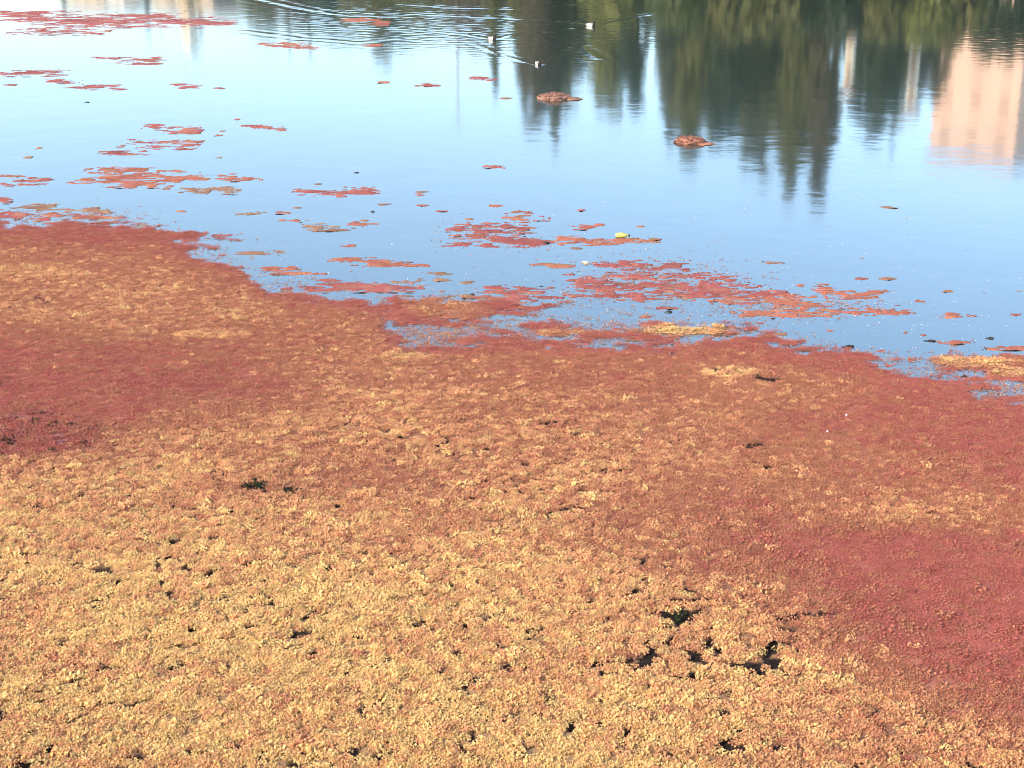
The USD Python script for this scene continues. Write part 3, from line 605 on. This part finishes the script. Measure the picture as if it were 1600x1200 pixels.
# small dashes that nothing tells apart
DASH = [(660, 300), (655, 305), (700, 311), (570, 345), (662, 321), (446, 332), (466, 325), (437, 333), (690, 455), (600, 320), (905, 329), (1000, 354), (1022, 374), (1030, 374), (775, 322), (900, 388), (640, 410), (285, 330), (225, 352), (248, 352), (278, 358), (300, 362), (345, 205), (340, 211), (345, 246), (370, 187), (600, 129), (790, 154), (18, 133), (60, 232), (45, 246), (345, 138), (1250, 447), (1418, 520), (1445, 524), (1480, 455), (1490, 540), (1110, 470), (1535, 458), (595, 472), (1345, 436), (1300, 517), (500, 288), (690, 330), (760, 374), (735, 343), (860, 500), (1010, 495), (60, 345), (1585, 492), (1440, 470), (1590, 455), (1118, 484)]
for k, (a, b) in enumerate(DASH):
    rr = np.random.default_rng(k)
    raft('weed_shred', [(a, b, 5 + 5 * rr.random(), 1.0 + .7 * rr.random())], (B_, R_, O_)[k % 3], .25, 'tiny thin shred of reddish weed drifting alone on the open water', 'weed shreds drifting on the open water', category='weed shred', seed=400 + k)

# two raised mounds of weed
def mound(px, py, hw, hh, tail, tone, label, seed):
    x, y = ground(px, py + hh * .7)
    s = math.hypot(y, CAM_H) / FPX
    a, h, d = hw * s, hh * 1.15 * s, hw * s * .9
    t = thing('weed_mound', label, 'weed mound', (x, y + d * .6, 0))
    m = trimesh.creation.icosphere(4); v = np.array(m.vertices)
    v = v * (1 + .5 * (meshkit.fbm(v * 2.6 + seed, 4, seed) - .5))[:, None] * [a, d, h]
    v[:, 0] *= 1 + .15 * np.sin(v[:, 1] * 3)
    v[:, 2] = np.where(v[:, 2] > 0, v[:, 2], v[:, 2] * .2) + .012 * (meshkit.noise(v * 22, 3) - .5)
    col = np.array(tone) * (1 + .9 * (meshkit.fbm(v * 9, 3, seed + 4) - .5))[:, None]
    obj('heap', trimesh.Trimesh(v, m.faces, process=False), M_isl, t, smooth=True, color=col)
    rng = np.random.default_rng(seed); sc_ = []
    pick = rng.choice(np.nonzero(v[:, 2] > .01)[0], 110)
    for i, p in enumerate(pick):
        w = tuft(1000 + seed * 200 + i, 9, .05, .008, .026, .9, .02); sc_.append(trimesh.Trimesh(w.vertices + v[p] - [0, 0, .012], w.faces, process=False))
    obj('fronds', trimesh.util.concatenate(sc_), FR_MOUND, t, kind='stuff')
    xt, yt = ground(tail[0], tail[1])
    v = np.array(m.vertices); v = v * (1 + .6 * (meshkit.fbm(v * 2.2 + 9 + seed, 4, seed) - .5))[:, None] * [tail[2] * s, tail[2] * s * .9, tail[3] * s]
    obj('drifting_tail', trimesh.Trimesh(v + [xt - x, yt - y - d * .6, 0], m.faces, process=False), M_isl, t, smooth=True, color=col * .85)
mound(866, 152, 25, 6, (896, 155, 14, 3), (0.25, 0.135, 0.09), 'brown humped weed mound afloat over the mirrored poplar', 3)
mound(1080, 220, 23, 6.5, (1102, 225, 14, 2), (0.36, 0.15, 0.09), 'orange humped weed mound afloat over the mirrored dark trees', 8)

# ------------------------------------------------------------------ loose fragments and foam flecks (uncountable)
def scatter(zones, n):
    P = []
    for (cx, cy, hw, hh, w) in zones:
        k = int(n * w); a = RNG.normal(size=(k, 2)) * .55
        P.append(np.stack([cx + a[:, 0] * hw, cy + a[:, 1] * hh], 1))
    P = np.concatenate(P); P = P[(P[:, 1] > 6) & (P[:, 0] > -60) & (P[:, 0] < 1660)]
    return ground(P[:, 0], P[:, 1])
fx, fy = scatter([(880, 520, 280, 26, .34), (680, 525, 80, 26, .14), (1030, 440, 160, 40, .16), (1240, 480, 130, 18, .08), (1560, 610, 60, 16, .06), (1480, 578, 120, 14, .05), (460, 450, 110, 24, .05), (760, 365, 80, 22, .04), (340, 400, 60, 16, .02), (120, 338, 120, 14, .04), (1360, 560, 80, 12, .02)], 6500)
cv = cover(fx, fy); k = cv < .5; fx, fy = fx[k], fy[k]
ex_, ey_ = (RNG.random(70000) - .5) * 21, 15 + 13 * RNG.random(70000)                         # the crumbling rim of the mat
ec = cover(ex_, ey_); k = (ec > -1.4) & (ec < .25) & (RNG.random(70000) < .9 * np.exp(-np.maximum(-ec, 0) * 1.6))
fx, fy = np.concatenate([fx, ex_[k]]), np.concatenate([fy, ey_[k]])
fl = [('red_fragment', tuft(900, 4, .035, .004, .010, .25, .002), FR[0]), ('russet_fragment', tuft(901, 6, .05, .004, .011, .25, .002), FR[1]), ('tan_fragment', tuft(902, 4, .04, .004, .010, .3, .003), FR[2]), ('straw_fragment', tuft(903, 3, .03, .004, .008, .3, .003), FR[4])]
n = len(fx)
instancer('loose_fern_fragments', None, fl, np.stack([fx, fy, np.full(n, .003)], 1), RNG.choice(4, n, p=[.42, .33, .17, .08]), np.tile((.7 + 1.0 * RNG.random(n))[:, None], (1, 3)), RNG.random(n) * 6.28,
          'loose crumbs of red fern floating between the rafts', 'fern crumbs')
M_fleck = simple('pale_fluff', (0.75, 0.75, 0.72), var=.1)
sx, sy = scatter([(900, 430, 620, 120, .45), (1350, 500, 300, 60, .25), (600, 470, 260, 40, .14), (880, 525, 280, 22, .16)], 1000)
k = cover(sx, sy) < .2; sx, sy = sx[k], sy[k]; n = len(sx)
instancer('floating_flecks', None, [('fleck', tuft(910, 2, .004, .007, .011, .5, .004), M_fleck), ('fleck_001', tuft(911, 2, .012, .006, .009, .35, .003), M_fleck)], np.stack([sx, sy, np.full(n, .003)], 1), RNG.integers(0, 2, n),
          np.tile((.45 + .9 * RNG.random(n) ** 3)[:, None], (1, 3)), RNG.random(n) * 6.28, 'tiny white flecks of fluff dotting the blue water', 'flecks')

# ------------------------------------------------------------------ birds
import manifold3d
def blobchain(js):
    """Hull of spheres along joints (x, y, z, r): one closed piece."""
    parts = []
    for a, b in zip(js[:-1], js[1:]):
        s = [manifold3d.Manifold.sphere(p[3], 20).translate(list(map(float, p[:3]))) for p in (a, b)]
        parts.append(manifold3d.Manifold.batch_hull(s))
    return manifold3d.Manifold.batch_boolean(parts, manifold3d.OpType.Add)
def duck(px, py, heading, size, label):
    x, y = ground(px, py)
    b = thing('water_bird', label, 'bird', (x, y, 0), heading, 'birds swimming on the far water', (size * .86,) * 3)
    body = blobchain([(-.27, 0, .075, .012), (-.20, 0, .055, .045), (-.10, 0, .05, .085), (.02, 0, .05, .098), (.12, 0, .055, .085), (.17, 0, .075, .055)])
    neck = blobchain([(.13, 0, .085, .055), (.17, 0, .15, .036), (.185, 0, .20, .034), (.20, 0, .225, .042), (.225, 0, .222, .034)])
    wing = [blobchain([(.08, sgn * .07, .075, .03), (-.05, sgn * .075, .085, .035), (-.20, sgn * .035, .10, .012)]) for sgn in (-1, 1)]
    m = (body + neck + wing[0] + wing[1]).refine_to_length(.012).to_mesh()
    tm = trimesh.Trimesh(m.vert_properties[:, :3], m.tri_verts)
    trimesh.smoothing.filter_taubin(tm, iterations=12)
    v = np.array(tm.vertices)
    white, dark, brown = np.array([.46, .435, .39]), np.array([.012, .016, .014]), np.array([.03, .022, .016])
    col = np.tile(white, (len(v), 1))
    col[(v[:, 2] > .125) & (v[:, 0] > .09)] = dark               # head and neck
    col[v[:, 0] > .125] = brown                                    # breast
    col[v[:, 0] < -.19] = dark                                     # stern
    col[(v[:, 2] > .112) & (v[:, 0] < .1)] = np.array([.20, .17, .14])
    col[(v[:, 0] < -.13) & (v[:, 2] > .06)] = np.array([.20, .17, .14])
    obj('body', tm, M_bird, b, smooth=True, color=col)
    bill = trimesh.Trimesh(np.array(ICO.vertices) * [.034, .014, .008] + [.275, 0, .212], ICO.faces, process=False)
    obj('bill', bill, M_bill, b, smooth=True)
    for sgn in (-1, 1):
        obj('eye', trimesh.Trimesh(np.array(ICO.vertices) * .006 + [.222, sgn * .033, .232], ICO.faces, process=False), M_window, b, smooth=True)
M_bill = simple('bill_yellow', (.16, .11, .03), rough=.4)
duck(923, 41, math.radians(-35), 1.0, 'white sided dark headed bird nearest the right, before mirrored green trees')
duck(769, 62, math.radians(-50), .95, 'white sided dark headed bird farthest left of the three swimming')
duck(841, 101, math.radians(-65), .85, 'white sided dark headed bird lowest of the three, leading a fresh wake')

# ------------------------------------------------------------------ single bits of flotsam
M_yel = simple('yellow_skin', (.42, .36, .09), rough=.5, var=.25, scale=14)
M_dk = simple('wet_wood', (.028, .022, .018), rough=.5, var=.4, scale=30)
M_leaf = simple('dry_leaf', (.55, .40, .24), var=.5, scale=40)
x, y = ground(972, 371)
t = thing('yellow_float', 'pale yellow rounded float with a dark end resting on an orange raft', 'float', (x, y, .01), -.15)
prof = [(0, -.115), (.022, -.112), (.042, -.09), (.05, -.05), (.05, 0), (.044, .04), (.030, .075), (.018, .09), (.016, .105), (0, .105)]
m = trimesh.creation.revolve(np.array(prof), sections=24); v = np.array(m.vertices)
v = v * (1 + .12 * (meshkit.noise(v * 30, 4) - .5))[:, None]
m = trimesh.Trimesh(v[:, [2, 0, 1]] * [1, 1, .85] + [0, 0, .028], m.faces, process=False); m.fix_normals()
obj('hull', m, M_yel, t, smooth=40)
m2 = trimesh.creation.cylinder(.021, .028, sections=18, transform=trimesh.transformations.translation_matrix((.118, 0, .028)) @ trimesh.transformations.rotation_matrix(math.pi / 2, (0, 1, 0)))
obj('cap', m2, M_dk, t)
def bit(px, py, L, h, rz, mat, label, name='driftwood_bit', cat='driftwood', seed=0):
    x, y = ground(px, py); t = thing(name, label, cat, (x, y, 0), rz)
    v = np.array(trimesh.creation.icosphere(3).vertices); f = trimesh.creation.icosphere(3).faces
    v = v * (1 + .9 * (meshkit.fbm(v * 2 + seed * 5, 3, seed) - .5))[:, None] * [L * .4, L * .2, h * .55]
    v[:, 2] += .05 * L * np.sin(v[:, 0] / L * 5)
    obj('lump', trimesh.Trimesh(v, f, process=False), mat, t, smooth=True)
    obj('splinter', tube((-L * .7, 0, .004), (L * .1, .01, h * .7), .004, .007, 6), mat, t)
bit(583, 331, .07, .03, 0, M_dk, 'black speck of wood alone on open blue water at centre left', seed=1)
bit(558, 270, .10, .02, .2, M_dk, 'black sliver of wood on pale water at upper centre', seed=2)
bit(1046, 488, .10, .03, .1, M_dk, 'dark wood lump floating below the sprawling red raft', seed=3)
bit(1507, 589, .08, .03, .3, M_dk, 'dark wood lump in the small pool by the right mat edge', seed=4)
bit(1548, 529, .10, .025, -.1, M_dk, 'dark wood lump on blue water near the right edge', seed=5)
bit(1455, 533, .14, .02, -.1, M_dk, 'dark splinter beside the thin pale orange streak', seed=6)
bit(738, 461, .08, .03, .4, M_dk, 'dark crumb beside the olive scrap above the mat spur', seed=7)
bit(853, 380, .16, .04, 0, M_dk, 'dark lump forming the right tip of the central raft', seed=8)
bit(137, 160, .13, .02, 0, M_dk, 'dark sliver below the lowest stepping raft at left', seed=9)
bit(1327, 542, .16, .03, .1, M_dk, 'dark twig lying on the mat spur at right', seed=10)
bit(915, 411, .13, .04, -.5, M_leaf, 'cream and brown curled dead leaf beside the bright orange raft', 'dead_leaf', 'leaf', 11)
bit(1293, 678, .05, .05, 0, M_fleck, 'small white feather tuft caught on the red mat at right', 'white_feather', 'feather', 12)
bit(1323, 652, .05, .05, .5, M_fleck, 'second white feather tuft just above right of the first', 'white_feather', 'feather', 13)
# dark green sprouts that poke out of the mat
M_sprout = leafmat('leaf_sprout', (0.05, 0.06, 0.02))
for px, py, r, lab in ((397, 763, .16, 'dark green sprout clump in the gold mat, the wider left one'), (455, 770, .10, 'dark green sprout clump in the gold mat, the smaller right one'), (1058, 962, .15, 'dark green sprout clump by the black gap in the near mat')):
    x, y = ground(px, py); t = thing('green_sprout', lab, 'plant', (x, y, 0))
    rng = np.random.default_rng(px)
    n = 60; c = np.stack([rng.normal(size=n) * r * .5, rng.normal(size=n) * r * .6, .01 + .03 * rng.random(n)], 1)
    obj('leaves', leaf_cloud(c, np.full(n, .015), 200, .016, rng), M_sprout, t)
    obj('stem', trimesh.util.concatenate([tube((0, 0, -.02), c[i], .004, .002, 5) for i in range(6)]), M_sprout, t)
